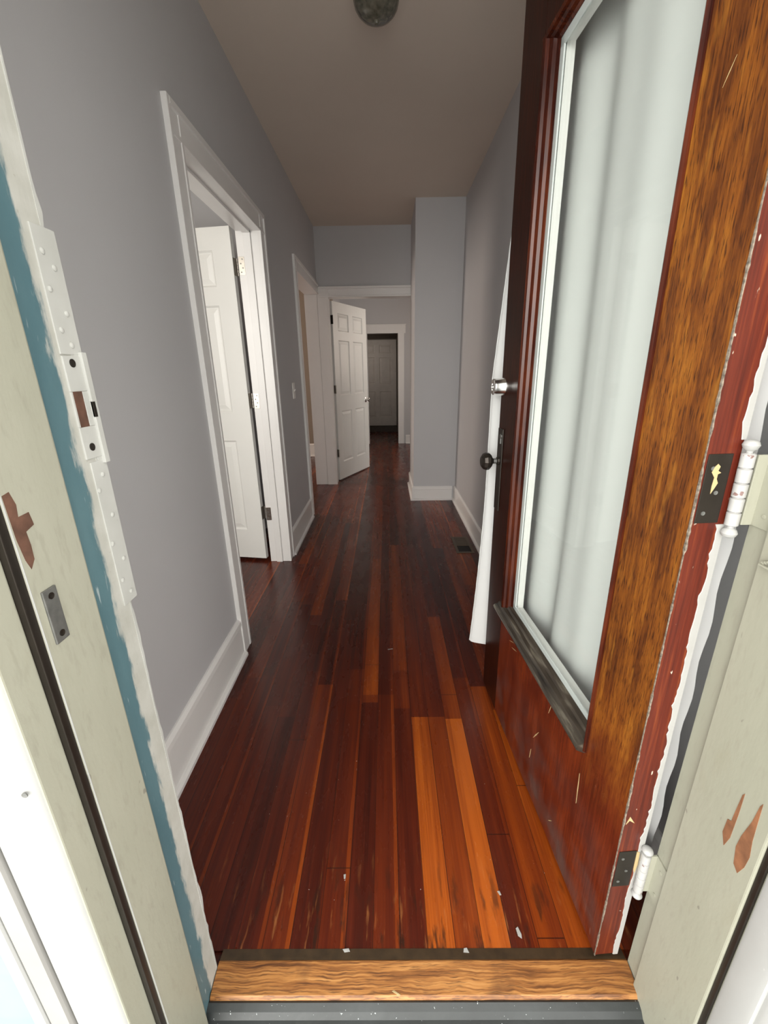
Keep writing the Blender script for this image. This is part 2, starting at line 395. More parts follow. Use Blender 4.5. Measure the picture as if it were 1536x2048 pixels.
# end doorway: casing on the hall face
bm = bmesh.new()
x0 = XL+.0315
prism(bm, [(XL+.002, YE), (XL+.002, YE-.018), (EX0-.014, YE-.018), (EX0-.012, YE-.024), (EX0+.003, YE-.024), (EX0+.004, YE-.022), (EX0+.004, YE)], 'z', 0, 2.0995)
prism(bm, [(EX1-.004, YE), (EX1-.004, YE-.022), (EX1-.003, YE-.024), (EX1+.012, YE-.024), (EX1+.014, YE-.018), (.312, YE-.018), (.312, YE)], 'z', 0, 2.0995)
prism(bm, [(YE, 2.0), (YE-.022, 2.0), (YE-.0242, 2.002), (YE-.0242, 2.015), (YE-.0182, 2.018), (YE-.0182, 2.077), (YE-.030, 2.080), (YE-.030, 2.099), (YE-.028, 2.1), (YE, 2.1)], 'x', XL+.0205, .311)
bx(bm, XL+.003, EX0-.004, YE-.026, YE-.001, 0, .02, .002)
t3 = struct(link('trim_3', bm, M['white']), 'white casing round the doorway in the end wall', 'door trim')
boxes('jamb_lining', [(EX0-.02, EX0, YE, YE+.12, 0, 2.02), (EX1, EX1+.02, YE, YE+.12, 0, 2.02), (EX0, EX1, YE, YE+.12, 2.0, 2.025)], M['white'], t3, .001)
# farthest doorway casing
bm = bmesh.new()
bx(bm, .211, .313, FY-.02, FY, 0, 1.86, .003); bx(bm, -.412, -.308, FY-.02, FY, 0, 1.86, .003); bx(bm, -.412, .338, FY-.02, FY, 1.858, 1.995, .003)
bx(bm, -.42, .345, FY-.028, FY, 1.985, 2.0, .002)
t4 = struct(link('trim_4', bm, M['white']), 'white casing of the farthest doorway beyond the open end door', 'door trim')
boxes('jamb_lining', [(.213, .236, FY, FY+.12, 0, 1.86), (-.333, -.31, FY, FY+.12, 0, 1.86)], M['white'], t4)

# ---- baseboards
def base_y(name, lst, label):                     # profile runs: list of (axis, fixed, dir, a0, a1, height)
    bm = bmesh.new()
    for ax, f, s, a0, a1, h in lst:
        pr = [(0, 0), (.030*s, 0), (.030*s, .014), (.022*s, .020), (.014*s, .022), (.014*s, h-.035), (.018*s, h-.030), (.016*s, h-.012), (.006*s, h), (0, h)]
        if ax == 'y': prism(bm, [(f+p[1] if False else (f+p[0]), p[1]) for p in pr], 'y', a0, a1)
        else: prism(bm, [(f+p[0], p[1]) for p in pr], 'x', a0, a1)
    return struct(link(name, bm, M['white']), label, 'baseboard')
base_y('baseboard_left', [('y', XL, 1, YF+.005, D1a-.10, .195)], 'white baseboard of the near left wall before the first doorway')
base_y('baseboard_middle', [('y', XL, 1, D1b+.10, D2a-.10, .185)], 'white baseboard between the two left doorways')
base_y('baseboard_right', [('y', XR, -1, YF+.005, CY0+.0, .150)], 'white baseboard along the right wall')
base_y('baseboard_corner', [('x', CY0, -1, CX0-.0, XR-.03, .145), ('y', CX0, -1, CY0-.03, YE-.032, .145)], 'white baseboard round the boxed-in corner')
base_y('baseboard_far', [('x', FY, -1, .345, 1.5, .155)], 'white baseboard right of the farthest doorway')
base_y('baseboard_back', [('x', 6.60, -1, -4, -.845, .2), ], 'pale baseboard in the dim room behind the second left opening')

# ------------------------------------------------------------------ six-panel interior doors
def door_leaf(w, h, t, name, mat, parent, vfrac=True):
    bm = bmesh.new()
    k = h/2.06
    st = .112*w/.86; mu = .10*w/.86; pw = (w-2*st-mu)/2
    xs = [0, st, st+pw, st+pw+mu, w-st, w]
    zs = [0, .215*k, .845*k, 1.03*k, 1.655*k, 1.755*k, 1.945*k, h]
    for side in (0, 1):
        y0 = 0 if side == 0 else -t
        s = -1 if side == 0 else 1               # inward direction
        for a in range(5):
            for b in range(7):
                x0, x1, z0, z1 = xs[a], xs[a+1], zs[b], zs[b+1]
                if a in (1, 3) and b in (1, 3, 5):
                    prev = None
                    for off, dep in ((0, 0), (.010, .009), (.017, .009), (.042, .003)):
                        r = [bm.verts.new((x, y0+s*dep, z)) for x, z in ((x0+off, z0+off), (x1-off, z0+off), (x1-off, z1-off), (x0+off, z1-off))]
                        if prev:
                            for q in range(4): bm.faces.new((prev[q], prev[(q+1) % 4], r[(q+1) % 4], r[q]))
                        prev = r
                    bm.faces.new(prev)
                else:
                    bm.faces.new([bm.verts.new((x, y0, z)) for x, z in ((x0, z0), (x1, z0), (x1, z1), (x0, z1))])
    for x in (0, w): bm.faces.new([bm.verts.new(p) for p in ((x, 0, 0), (x, -t, 0), (x, -t, h), (x, 0, h))])
    for z in (0, h): bm.faces.new([bm.verts.new(p) for p in ((0, 0, z), (w, 0, z), (w, -t, z), (0, -t, z))])
    bmesh.ops.remove_doubles(bm, verts=bm.verts[:], dist=1e-5)
    return link(name, bm, mat, parent)
def knob_bm(loc, axis, rose=.032, r=.026, L=.06):
    bm = bmesh.new()
    lathe(bm, [(rose, 0), (rose, .004), (rose*.8, .008), (.011, .010), (.010, L*.42), (r*.75, L*.55), (r, L*.75), (r*.85, L*.95), (r*.4, L)], AX(loc, axis), 24)
    return bm
def butt_hinge(parent, zc, knuckle, leafs, mat, h=.092, r=.0065):
    # knuckle (x,y) in parent space; leafs: list of boxes (x0,x1,y0,y1)
    bm = bmesh.new()
    for b in leafs: bx(bm, b[0], b[1], b[2], b[3], zc-h/2, zc+h/2, .0008)
    hg = link('hinge', bm, mat, parent)
    bm = bmesh.new(); n = 5
    for q in range(n):
        a = zc-h/2+h*q/n; lathe(bm, [(r*.8, a+.0004), (r, a+.001), (r, a+h/n-.001), (r*.8, a+h/n-.0004)], Matrix.Translation((knuckle[0], knuckle[1], 0)), 14)
    lathe(bm, [(r*.5, zc+h/2), (r*.8, zc+h/2+.002), (r*.5, zc+h/2+.006)], Matrix.Translation((knuckle[0], knuckle[1], 0)), 14)
    link('hinge_knuckle', bm, mat, hg, True)
    return hg
# first left door: swung into the side room, hinged on the far jamb
d1 = empty('door_1', (-.862, 2.772, .022)); d1.rotation_euler = (0, 0, math.radians(180-9))
tag(d1, 'white six-panel door opened into the first room on the left', 'door', kind='structure')
door_leaf(.90, 2.035, .035, 'door_panel', M['door_white'], d1).scale = (1, -1, 1)
for z in (1.835, 1.085, .335):
    bm = bmesh.new()                              # leaf let into the door's hinge edge, knuckle, leaf on the jamb
    bx(bm, -.0015, .0005, -.001, .033, z-.046, z+.046, .0005)
    hg = link('hinge', bm, M['nickel'], d1)
    bm = bmesh.new()
    for q in range(5):
        a = z-.046+.0184*q; lathe(bm, [(.0055, a+.0004), (.0065, a+.001), (.0065, a+.0174), (.0055, a+.018)], Matrix.Translation((-.008, -.006, 0)), 14)
    link('hinge_knuckle', bm, M['nickel'], hg, True)
for z in (1.857, 1.107, .357):                    # leaves on the jamb
    bm = bmesh.new(); bx(bm, XL-WT+.002, XL-WT+.036, D1b-.0015, D1b+.0005, z-.046, z+.046, .0006)
    hl = link('hinge_leaf', bm, M['nickel'], t1)
    bm = bmesh.new()
    for dx, dz in ((.022, .033), (.012, .011), (.022, -.011), (.012, -.033)):
        lathe(bm, [(.004, 0), (.004, .0006), (.002, .001)], AX((XL-WT+.002+dx, D1b-.0015, z+dz), (0, -1, 0)), 10)
    link('screw', bm, M['plate'], hl)
# door in the end wall, standing ajar into the far room
d2 = empty('door_2', (-.572, 5.005, .015)); d2.rotation_euler = (0, 0, math.atan2(.729, .331))
tag(d2, 'white six-panel door standing ajar in the end doorway', 'door', kind='structure')
door_leaf(.80, 1.975, .035, 'door_panel', M['door_white'], d2).scale = (1, -1, 1)
for z, mm in ((1.79, M['bronze']), (1.06, M['nickel']), (.325, M['nickel'])):
    bm = bmesh.new(); bx(bm, -.0015, .0005, .0, .034, z-.045, z+.045, .0005)
    hg = link('hinge', bm, mm, d2)
    bm = bmesh.new(); lathe(bm, [(.005, z-.045), (.006, z-.044), (.006, z+.044), (.005, z+.045)], Matrix.Translation((-.006, -.004, 0)), 12)
    link('hinge_knuckle', bm, mm, hg, True)
link('door_handle', knob_bm((.735, 0, .90), (0, -1, 0)), M['chrome'], d2, True)
link('door_handle', knob_bm((.735, .035, .90), (0, 1, 0)), M['chrome'], d2, True)
# dark door at the very end
d3 = empty('door_3', (-.58, 9.30, .13)); tag(d3, 'shaded six-panel door closed at the far end', 'door', kind='structure')
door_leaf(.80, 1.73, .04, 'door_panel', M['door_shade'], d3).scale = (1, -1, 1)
struct(boxes('trim_5', [(-.74, .236, 9.24, 9.36, 0, .115), (-.74, .236, 9.30, 9.36, 1.885, 1.97), (-.74, .236, 9.33, 9.36, 1.97, 2.3)], M['oak_dark']), 'dark step and head board round the farthest door', 'door trim')

# ------------------------------------------------------------------ front entrance frame
XJ, XK = -.40, .53                                # rebate faces left and right
# left jamb: rebate + protruding stop + weather-strip + outer edge
tl = boxes('trim_6', [(-.444, XJ, .375, .574, -.035, 2.36)], M['rabbet']); struct(tl, 'peeling cream and blue left jamb of the front entrance', 'door frame')
boxes('stop_board', [(-.43, -.388, .402, .492, -.06, 2.36)], M['cream'], tl, .003)
boxes('outer_edge', [(-.43, -.397, .352, .392, -.06, 2.36)], M['cream'], tl, .002)
boxes('weather_strip', [(-.43, -.3895, .392, .4035, -.06, 2.36)], M['bronze'], tl, .001)
boxes('strip_bead', [(-.43, -.3874, .4028, .4040, -.06, 2.36)], M['ext_white'], tl, .0004)
# ragged painted inner edge
def ragged(name, mat, parent, pts_fn, z0, z1, step, thick_vec, amp):
    bm = bmesh.new(); rows = []
    z = z0
    while z <= z1+1e-6:
        rows.append([bm.verts.new(p) for p in pts_fn(z)]); z += step
    for a, b in zip(rows, rows[1:]):
        for k in range(len(a)): bm.faces.new((a[k], a[(k+1) % len(a)], b[(k+1) % len(b)], b[k]))
    bm.faces.new(rows[0]); bm.faces.new(rows[-1][::-1])
    return link(name, bm, mat, parent)
rr = random.Random(3)
def pe(z):
    e = .5765+.0010*math.sin(z*31)+.0007*math.sin(z*77+2)+rr.random()**5*.003+(.004*math.exp(-((z-.25)/.03)**2))
    return [(-.44, .570, z), (-.3994, .570, z), (-.3994, e-.003, z), (-.402, e, z), (-.44, e, z)]
lab(ragged('jamb_corner', M['strip'], tl, pe, -.03, 2.34, .018, None, 0), 'chipped white inner corner of the jamb')
# long painted metal strip with screw heads and the latch strike
sp = boxes('reinforcing_strip', [(-.402, -.3985, .551, .5895, 1.307, 1.447), (-.402, -.3985, .557, .5895, .95, 1.170), (-.43, -.3990, .574, .589, .951, 1.445)], M['strip'], tl, .0006)
bm = bmesh.new()
for z, y in ((1.42, .561), (1.405, .575), (1.38, .559), (1.355, .578), (1.335, .562), (1.318, .574), (1.15, .575), (1.13, .561), (1.09, .576), (1.05, .562), (1.02, .578), (.99, .565), (.965, .578)):
    lathe(bm, [(.0036, -.001), (.0036, .0008), (.0022, .0016)], AX((-.3985, y, z), (1, 0, 0)), 12)
link('screw_head', bm, M['strip'], sp, True)
sk = boxes('latch_strike', [(-.402, -.3978, .551, .583, 1.262, 1.305), (-.402, -.3978, .551, .583, 1.175, 1.217), (-.402, -.3978, .551, .5545, 1.217, 1.262), (-.402, -.3978, .572, .583, 1.217, 1.262),
                           (-.402, -.3945, .582, .592, 1.165, 1.31)], M['strip'], tl, .0008); lab(sk, 'white painted latch strike plate with two dark screws')
boxes('latch_hole', [(-.401, -.3983, .5545, .572, 1.217, 1.262)], M['bare_red'], sk)
boxes('latch_slot', [(-.397, -.3942, .582, .587, 1.228, 1.248)], M['bronze'], sk)
bm = bmesh.new()
for z in (1.2965, 1.19): lathe(bm, [(.0052, 0), (.0052, .0008), (.003, .0004)], AX((-.3978, .566, z), (1, 0, 0)), 16)
link('screw', bm, M['bronze'], sk)
# screen-door strike on the stop board
pl = boxes('screen_strike', [(-.390, -.3855, .414, .434, .985, 1.053)], M['plate'], tl, .001); lab(pl, 'small worn steel strike plate with two screws')
bm = bmesh.new()
for z in (1.044, .995): lathe(bm, [(.004, 0), (.004, .0008), (.002, .0003)], AX((-.3855, .424, z), (1, 0, 0)), 14)
link('screw', bm, M['bronze'], pl)
bm = bmesh.new()                                   # old lock-mortise scar
prism(bm, [(.405, 1.168), (.414, 1.170), (.418, 1.155), (.416, 1.142), (.430, 1.143), (.432, 1.128), (.420, 1.124), (.421, 1.108), (.420, 1.092), (.413, 1.083), (.409, 1.095), (.406, 1.12)], 'x', -.389, -.3877)
lab(link('paint_loss', bm, M['bare_red'], tl), 'brown patch where the cream paint has come off')
# right jamb
tr_ = boxes('trim_7', [(XK, .575, .375, .582, -.035, 2.36)], M['cream']); struct(tr_, 'cream painted right jamb carrying the front door hinges', 'door frame')
boxes('stop_board', [(.522, .56, .412, .545, -.06, 2.36)], M['cream'], tr_, .0025)
boxes('weather_strip', [(.526, .56, .403, .4125, -.06, 2.36)], M['bronze'], tr_, .001)
bm = bmesh.new()
bx(bm, .526, .56, .352, .402, -.06, 2.36, .008); bx(bm, .532, .57, .335, .36, -.06, 2.36, .010)
link('outer_edge', bm, M['ext_white'], tr_, True)
bm = bmesh.new()
prism(bm, [(.4585, .682), (.461, .676), (.463, .640), (.464, .618), (.470, .614), (.471, .585), (.463, .566), (.458, .590), (.4575, .640)], 'x', .5213, .5225)
prism(bm, [(.4315, .697), (.434, .690), (.437, .655), (.444, .615), (.446, .590), (.441, .560), (.432, .553), (.426, .575), (.424, .600), (.428, .628), (.430, .665)], 'x', .5213, .5225)
lab(link('split_wood', bm, M['bare'], tr_), 'two long splintered gouges of bare wood')
bm = bmesh.new()
for q in range(9): lathe(bm, [(.0021, 0), (.0021, .003)], AX((.5165+.0008*q if False else .517, .533-.004*q, 1.030-.002*abs(q-4)), (0, -1, 0)), 8)
lathe(bm, [(.006, 0), (.007, .002), (.003, .004)], AX((.522, .515, 1.026), (-1, 0, 0)), 12)
lathe(bm, [(.002, 0), (.002, .035)], AX((.516, .535, 1.018), (0, -1, 0)), 8)
lab(link('painted_catch', bm, M['cream'], tr_, True), 'small painted wire catch')
# head of the frame (above the picture)
struct(boxes('trim_8', [(XJ-.04, XK+.04, .375, .58, 2.32, 2.36), (-.60, .73, .335, .378, 2.32, 2.47)], M['cream']), 'head of the entrance frame', 'door frame')
# outer casing on the left with its bullnose and backband, and siding
bm = bmesh.new()
pr = [(-.4705, .378), (-.4705, .349), (-.462, .344), (-.43, .342), (-.412, .343), (-.402, .347), (-.398, .354), (-.398, .366), (-.404, .378)]
prism(bm, pr, 'z', -.2, 2.47)
t9 = struct(link('trim_9', bm, M['ext_white'], None, True), 'white rounded outer casing left of the entrance', 'door frame')
bm = bmesh.new(); prism(bm, [(-.5020, .378), (-.5020, .343), (-.4985, .341), (-.4725, .341), (-.4718, .345), (-.4718, .378)], 'z', -.2, 2.47)
M['ext_white_shaded'] = m_plain('exterior_white_shaded', (.265, .256, .242), .5)  # casing white made greyer, shade of its different facing painted in
link('back_band', bm, M['ext_white_shaded'], t9)
bm = bmesh.new(); bx(bm, -.5205, -.5027, .338, .378, -.2, 2.47, .004)
link('corner_bead', bm, M['ext_white'], t9)
bm = bmesh.new()
prism(bm, [(.735, .378), (.735, .342), (.60, .342), (.58, .346), (.575, .356), (.575, .378)], 'z', -.2, 2.47)
struct(link('trim_10', bm, M['ext_white']), 'white outer casing right of the entrance', 'door frame')
bm = bmesh.new()
for k in range(28):
    z = -.2+k*.11
    for x0, x1 in ((-3, -.521), (.736, 3)):
        prism(bm, [(.378, z), (.362, z), (.368, z+.112), (.378, z+.112)], 'x', x0, x1)
struct(link('wall_siding', bm, M['siding']), 'pale blue clapboard siding outside the entrance', 'siding')
bm = bmesh.new()
for x, z in ((-.425, 1.009), (-.408, .84)): lathe(bm, [(.0035, 0), (.0035, .001), (.002, .0006)], AX((x, .3425, z), (0, -1, 0)), 12)
link('nail_head', bm, M['plate'], t9)
struct(boxes('floor_porch', [(-3, 3, -3, .376, -.25, -.2)], M['porch']), 'porch floor under the viewer', 'porch floor')

# threshold and outer sill
th = empty('threshold', (.065, .56, 0)); tag(th, 'worn oak threshold board across the front doorway', 'threshold')
bm = bmesh.new(); prism(bm, [(-.036, -.03), (-.036, -.004), (-.031, .003), (.022, .008), (.025, .006), (.025, -.03)], 'x', -.463, .463)
link('oak_board', bm, M['oak'], th)
bm = bmesh.new(); prism(bm, [(.0252, -.03), (.0252, .006), (.030, .005), (.0475, .0005), (.0475, -.03)], 'x', -.463, .463)
link('inner_bevel', bm, M['oak_dark'], th)
for o in th.children:
    if o.name.startswith('oak'): pass
si = empty('door_sill', (.065, .45, -.03)); tag(si, 'chipped grey painted sill in front of the oak threshold', 'sill')
bm = bmesh.new(); prism(bm, [(.0735, -.17), (.0735, .0255), (.070, .027), (.058, .022), (.050, .012), (-.1, -.008), (-.11, -.02), (-.11, -.17)], 'x', -.4655, .4655)
link('sill_board', bm, M['sill'], si)

# ------------------------------------------------------------------ the front door
A0 = Vector((.4555, .587, .018))
ud = Vector((-.0640, .99795, 0)); yd = Vector((-.99795, -.0640, 0))
lean = .0085
zd = Vector((-lean, 0, 1)).normalized()
yd2 = zd.cross(ud).normalized(); ud2 = yd2.cross(zd).normalized()
R = Matrix((ud2, yd2, zd)).transposed().to_4x4(); R.translation = A0
fd = empty('door_4'); fd.matrix_world = R
tag(fd, 'big old stained wood front door with tall glass, swung open on the right', 'door', kind='structure')
FW, FH, FT = .893, 2.285, .052
# stiles and rails: local x from the hinge, +y outside, -y inside
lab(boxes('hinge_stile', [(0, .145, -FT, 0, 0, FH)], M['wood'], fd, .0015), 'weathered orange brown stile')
lab(boxes('latch_stile', [(.735, FW, -FT, 0, 0, FH)], M['wood_dark'], fd, .0015), 'dark stained stile')
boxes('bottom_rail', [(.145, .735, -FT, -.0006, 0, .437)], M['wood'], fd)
boxes('top_rail', [(.145, .735, -FT, -.0006, 2.005, FH)], M['wood_dark'], fd)
gx0, gx1, gz0, gz1 = .170, .690, .475, 1.985
bm = bmesh.new()
def stick(pts, axis, a0, a1): prism(bm, pts, axis, a0, a1)
def molding_v(xa, s):                             # moulded sticking, xa = stile side, s = direction to the glass
    L = .025 if s > 0 else .045
    pr = [(xa, -FT), (xa, .004), (xa+s*L*.18, .007), (xa+s*L*.40, .004), (xa+s*L*.48, -.003), (xa+s*L*.72, -.008), (xa+s*L*.80, -.016), (xa+s*L, -.020), (xa+s*L, -FT)]
    return pr
for xa, s in ((.145, 1), (.735, -1)):
    prism(bm, molding_v(xa, s), 'z', .437, 2.005)
link('glass_moulding', bm, M['wood_red'], fd)
bm = bmesh.new()
prism(bm, [(-FT, 1.985), (-.020, 1.985), (-.016, 1.990), (-.008, 1.993), (-.003, 1.998), (.004, 2.0), (.006, 2.008), (0, 2.012), (-FT, 2.012)], 'x', .145, .735)
link('top_moulding', bm, M['wood_red'], fd)
bm = bmesh.new()
prism(bm, [(-FT, .430), (.0, .430), (.010, .434), (.022, .441), (.025, .449), (.020, .455), (.010, .457), (.004, .464), (-.006, .468), (-.010, .476), (-.020, .480), (-FT, .480)], 'x', .150, .760)
lab(link('glass_ledge', bm, M['ledge'], fd), 'dark worn ledge under the glass')
boxes('door_glass', [(gx0-.004, gx1+.004, -.030, -.026, gz0, gz1+.004)], M['glass'], fd)
bm = bmesh.new()
w = .020
for b in ((gx0, gx0+w*.7, gz0, gz1), (gx1-w, gx1, gz0, gz1), (gx0, gx1, gz0, gz0+w), (gx0, gx1, gz1-w, gz1)):
    bx(bm, b[0], b[1], -.0258, -.0215, b[2], b[3], .0012)
lab(link('glass_bevel', bm, M['bevel'], fd), 'pale bevelled border of the glass')
boxes('inner_bead', [(gx0-.01, gx0+.012, -FT, -.031, .46, 2.0), (gx1-.012, gx1+.01, -FT, -.031, .46, 2.0), (gx0, gx1, -FT, -.031, .46, .485), (gx0, gx1, -FT, -.031, 1.975, 2.0)], M['white'], fd)
# hinge edge skin (red paint) with ragged white paint at its inner corner and a pale chipped outer corner
boxes('door_edge', [(-.0012, .0, -FT+.001, -.001, .003, FH)], M['edge'], fd)
rr = random.Random(11)
def pw_(z):
    wdt = .0072+.0022*math.sin(z*9)+.0016*math.sin(z*37+1)+.0008*math.sin(z*91)+(rr.random()**4)*.0035
    if z < .26: wdt = .009+.002*math.sin(z*40)+rr.uniform(-.001, .001)
    return [(-.0022, -FT-.001, z), (-.0022, -FT+wdt, z), (-.0008, -FT+wdt+.001, z), (.0, -FT-.001, z)]
lab(ragged('white_paint_edge', M['flake'], fd, pw_, .0, 1.04, .008, None, 0), 'ragged white paint along the inner corner')
ragged('white_paint_edge', M['flake'], fd, pw_, 1.165, 2.28, .008, None, 0)
def pc(z):
    wd = .0008+.0007*(1+math.sin(z*13+.6))*.5+.0016*rr.random()**4
    if math.sin(z*23)+.6*math.sin(z*61+1) > .75 or (.5 < z < 1.02 and math.sin(z*60) > -.2): wd = .0003
    return [(-.0018, .0006, z), (-.0018, -wd, z), (-.0006, -wd, z), (max(.0004, wd*.8), .0006, z)]
M['chipedge'] = m_plain('splintered_edge', (.17, .14, .11), .5, 0, .75, 150)
lab(ragged('chipped_edge', M['chipedge'], fd, pc, .0, 2.28, .007, None, 0), 'pale splintered outer corner')
# hinges
def front_hinge(z0, z1, dark):
    bm = bmesh.new(); bx(bm, -.0024, .0005, -.040, -.004, z0, z1, .0006)
    hg = link('hinge', bm, dark, fd); lab(hg, 'dark hinge leaf with painted white knuckle')
    zm = (z0+z1)/2; h = (z1-z0)+.004
    kx, ky = -.011, -.0535
    bm = bmesh.new()
    n = 5
    for q in range(n):
        a = zm-h/2+h*q/n; lathe(bm, [(.0072, a+.0005), (.0086, a+.0015), (.0088, a+h/n-.0018), (.0072, a+h/n-.0005)], Matrix.Translation((kx, ky, 0)), 18)
    lathe(bm, [(.0068, zm-h/2), (.0068, zm+h/2)], Matrix.Translation((kx, ky, 0)), 12)
    link('hinge_knuckle', bm, M['chipped'], hg, True)
    for s in (1, -1):
        bm = bmesh.new(); c0 = zm+s*h/2
        lathe(bm, [(.004, c0), (.0045, c0+s*.003), (.0085, c0+s*.006), (.0105, c0+s*.011), (.0088, c0+s*.0155), (.0045, c0+s*.018)], Matrix.Translation((kx, ky, 0)), 18)
        link('ball_tip', bm, M['ext_white'], hg, True)
    bm = bmesh.new()
    for dy, dz in ((-.014, .3), (-.026, -.05), (-.014, -.35)):
        lathe(bm, [(.0032, 0), (.0032, .0006), (.0015, .0003)], AX((-.0024, dy, zm+dz*(z1-z0)), (-1, 0, 0)), 12)
    link('screw', bm, M['plate'], hg)
    return hg
h1 = front_hinge(1.043, 1.146, M['bronze'])
h2 = front_hinge(.236, .340, M['bronze'])
bm = bmesh.new()
prism(bm, [(-.016, 1.128), (-.020, 1.132), (-.024, 1.128), (-.022, 1.122), (-.027, 1.119), (-.0225, 1.117), (-.0225, 1.110), (-.0255, 1.104), (-.022, 1.096), (-.018, 1.088), (-.0175, 1.100), (-.0185, 1.112), (-.013, 1.120)], 'x', -.0031, -.0023)
lab(link('paint_chip', bm, M['flake_y'], h1), 'cream paint chip')
bm = bmesh.new(); prism(bm, [(-.040, .338), (-.046, .336), (-.048, .30), (-.045, .275), (-.041, .285)], 'x', -.0031, -.0018)
link('paint_chip', bm, M['flake_y'], h2)
bm = bmesh.new(); prism(bm, [(-.004, .418), (-.010, .438), (-.021, .420), (-.010, .428)], 'x', -.0022, -.0011)
lab(link('paint_chip', bm, M['flake_y'], fd), 'orange chip of bare wood on the door edge')
# leaves on the jamb (thick white paint)
for z0, z1 in ((1.061, 1.164), (.254, .358)):
    bm = bmesh.new(); bx(bm, .527, .5302, .548, .581, z0, z1, .001); bx(bm, .512, .5302, .5765, .5805, z0, z1, .001)
    for dz in (.3, -.32): lathe(bm, [(.0035, 0), (.0035, .0008), (.002, .0012)], AX((.527, .560, (z0+z1)/2+dz*(z1-z0)), (-1, 0, 0)), 10)
    lab(link('hinge_leaf', bm, M['cream'], tr_), 'white painted hinge leaf on the jamb')
# locks on the latch stile
bm = bmesh.new()
lathe(bm, [(.029, 0), (.029, .003), (.0275, .006), (.0265, .030), (.0255, .0365), (.022, .039), (.0115, .039), (.011, .036), (.004, .0355)], AX((.868, 0, 1.206), (0, 1, 0)), 36)
lab(link('deadbolt', bm, M['chrome'], fd, True), 'round satin chrome deadbolt cylinder')
es = boxes('escutcheon', [(.838, .886, 0, .0045, .782, 1.070)], M['bronze'], fd, .0018); lab(es, 'long dark bronze escutcheon plate')
bm = bmesh.new(); lathe(bm, [(.008, .004), (.008, .0075), (.003, .008)], AX((.852, 0, 1.045), (0, 1, 0)), 16); bx(bm, .8505, .8535, .0045, .0078, 1.020, 1.042)
link('keyhole', bm, M['plate'], es)
bm = bmesh.new()
lathe(bm, [(.015, .0045), (.014, .010), (.009, .012), (.0085, .021), (.012, .026), (.022, .031), (.0295, .038), (.0305, .048), (.027, .058), (.017, .065), (.006, .067)], AX((.866, 0, .958), (0, 1, 0)), 10)
lab(link('door_knob', bm, M['bronze'], fd), 'dark bronze faceted knob')
bm = bmesh.new(); lathe(bm, [(.0092, .012), (.0095, .018), (.009, .026)], AX((.866, 0, .958), (0, 1, 0)), 16)
link('knob_collar', bm, M['plate'], fd, True)
boxes('inner_lock_plate', [(.705, .73, -FT-.012, -FT, .90, 1.0)], M['bronze'], fd, .002)
# scratches on the bottom rail
bm = bmesh.new()
def scratch(x0, z0, x1, z1, wd):
    d = Vector((x1-x0, 0, z1-z0)); nrm = Vector((-d.z, 0, d.x)).normalized()*wd
    p = [Vector((x0, .0, z0)), Vector(((x0+x1)/2, 0, (z0+z1)/2))+nrm, Vector((x1, 0, z1)), Vector(((x0+x1)/2, 0, (z0+z1)/2))-nrm]
    prism(bm, [(q.x, q.z) for q in p], 'y', -.0005, .0004)
for s in ((.40, .21, .37, .262, .0016), (.152, .27, .157, .36, .0010), (.645, .38, .60, .40, .001), (.62, .37, .575, .385, .0012), (.32, .405, .33, .37, .0005), (.41, .12, .405, .16, .0007), (.10, 1.60, .085, 1.625, .0006), (.26, .06, .24, .085, .0012)):
    scratch(*s)
lab(link('scratches', bm, M['flake_y'], fd), 'pale scratches in the varnish')

# ------------------------------------------------------------------ curtain on the inside of the door
cur = empty('door_curtain', (.52, 1.0, .15)); tag(cur, 'long white curtain hanging behind the glass of the open front door', 'curtain')
bm = bmesh.new()
NU, NZ = 150, 70
zt, zb = 2.06, .165
rows = []
cr = random.Random(5); ph = [cr.uniform(0, 6.28) for _ in range(8)]
for a in range(NZ+1):
    f = a/NZ; z = zt+(zb-zt)*f; row = []
    for b in range(NU+1):
        g = b/NU; u = .028+(.978-.028)*g
        amp = .008+.005*f
        fold = amp*math.sin(u*23+ph[0]+.35*math.sin(3*z+ph[1]))+.55*amp*math.sin(u*41+ph[2]+.5*math.sin(2*z))+.3*amp*math.sin(u*17+ph[3])
        v = -FT-.036+fold
        k = min(1, max(0, (u-.905)/.068)); k = k*k*(3-2*k)
        edge = -.040+.052*max(0, min(1, (1.9-z)/.65))+.033*max(0, (.85-z)/.70)**1.5
        v = v*(1-k)+edge*k
        if u < .08: v += .003*math.sin(z*42)*(1-(u-.028)/.052)
        p = A0+ud*u+yd*v; row.append(bm.verts.new((p.x-cur.location.x-lean*(z)*.5, p.y-cur.location.y, z-.15)))
    rows.append(row)
for a in range(NZ):
    for b in range(NU): bm.faces.new((rows[a][b], rows[a][b+1], rows[a+1][b+1], rows[a+1][b]))
o = link('cloth', bm, M['curtain'], cur, True)
bm = bmesh.new()                                   # double stitched hem along the free edge
prev = None
for a in range(NZ+1):
    p0 = Vector((0, 0, 0)); f = a/NZ; z = zt+(zb-zt)*f
    edge = -.040+.052*max(0, min(1, (1.9-z)/.65))+.033*max(0, (.85-z)/.70)**1.5
    p = A0+ud*.979+yd*edge; c = Vector((p.x-cur.location.x-lean*z*.5, p.y-cur.location.y, z-.15))
    wv = .0006*math.sin(a*2.4)
    q = [bm.verts.new(c+Vector(d)) for d in ((-.0014+wv, .0008, 0), (.0014+wv, .0008, 0), (.0012, -.003, 0), (-.0012, -.003, 0))]
    if prev:
        for k in range(4): bm.faces.new((prev[k], prev[(k+1) % 4], q[(k+1) % 4], q[k]))
    prev = q
link('hem', bm, M['curtain'], cur, True)
bm = bmesh.new()
def W(u, v, z):
    p = A0+ud*u+yd*v; return Vector((p.x-cur.location.x-lean*z*.5, p.y-cur.location.y, z-.15))
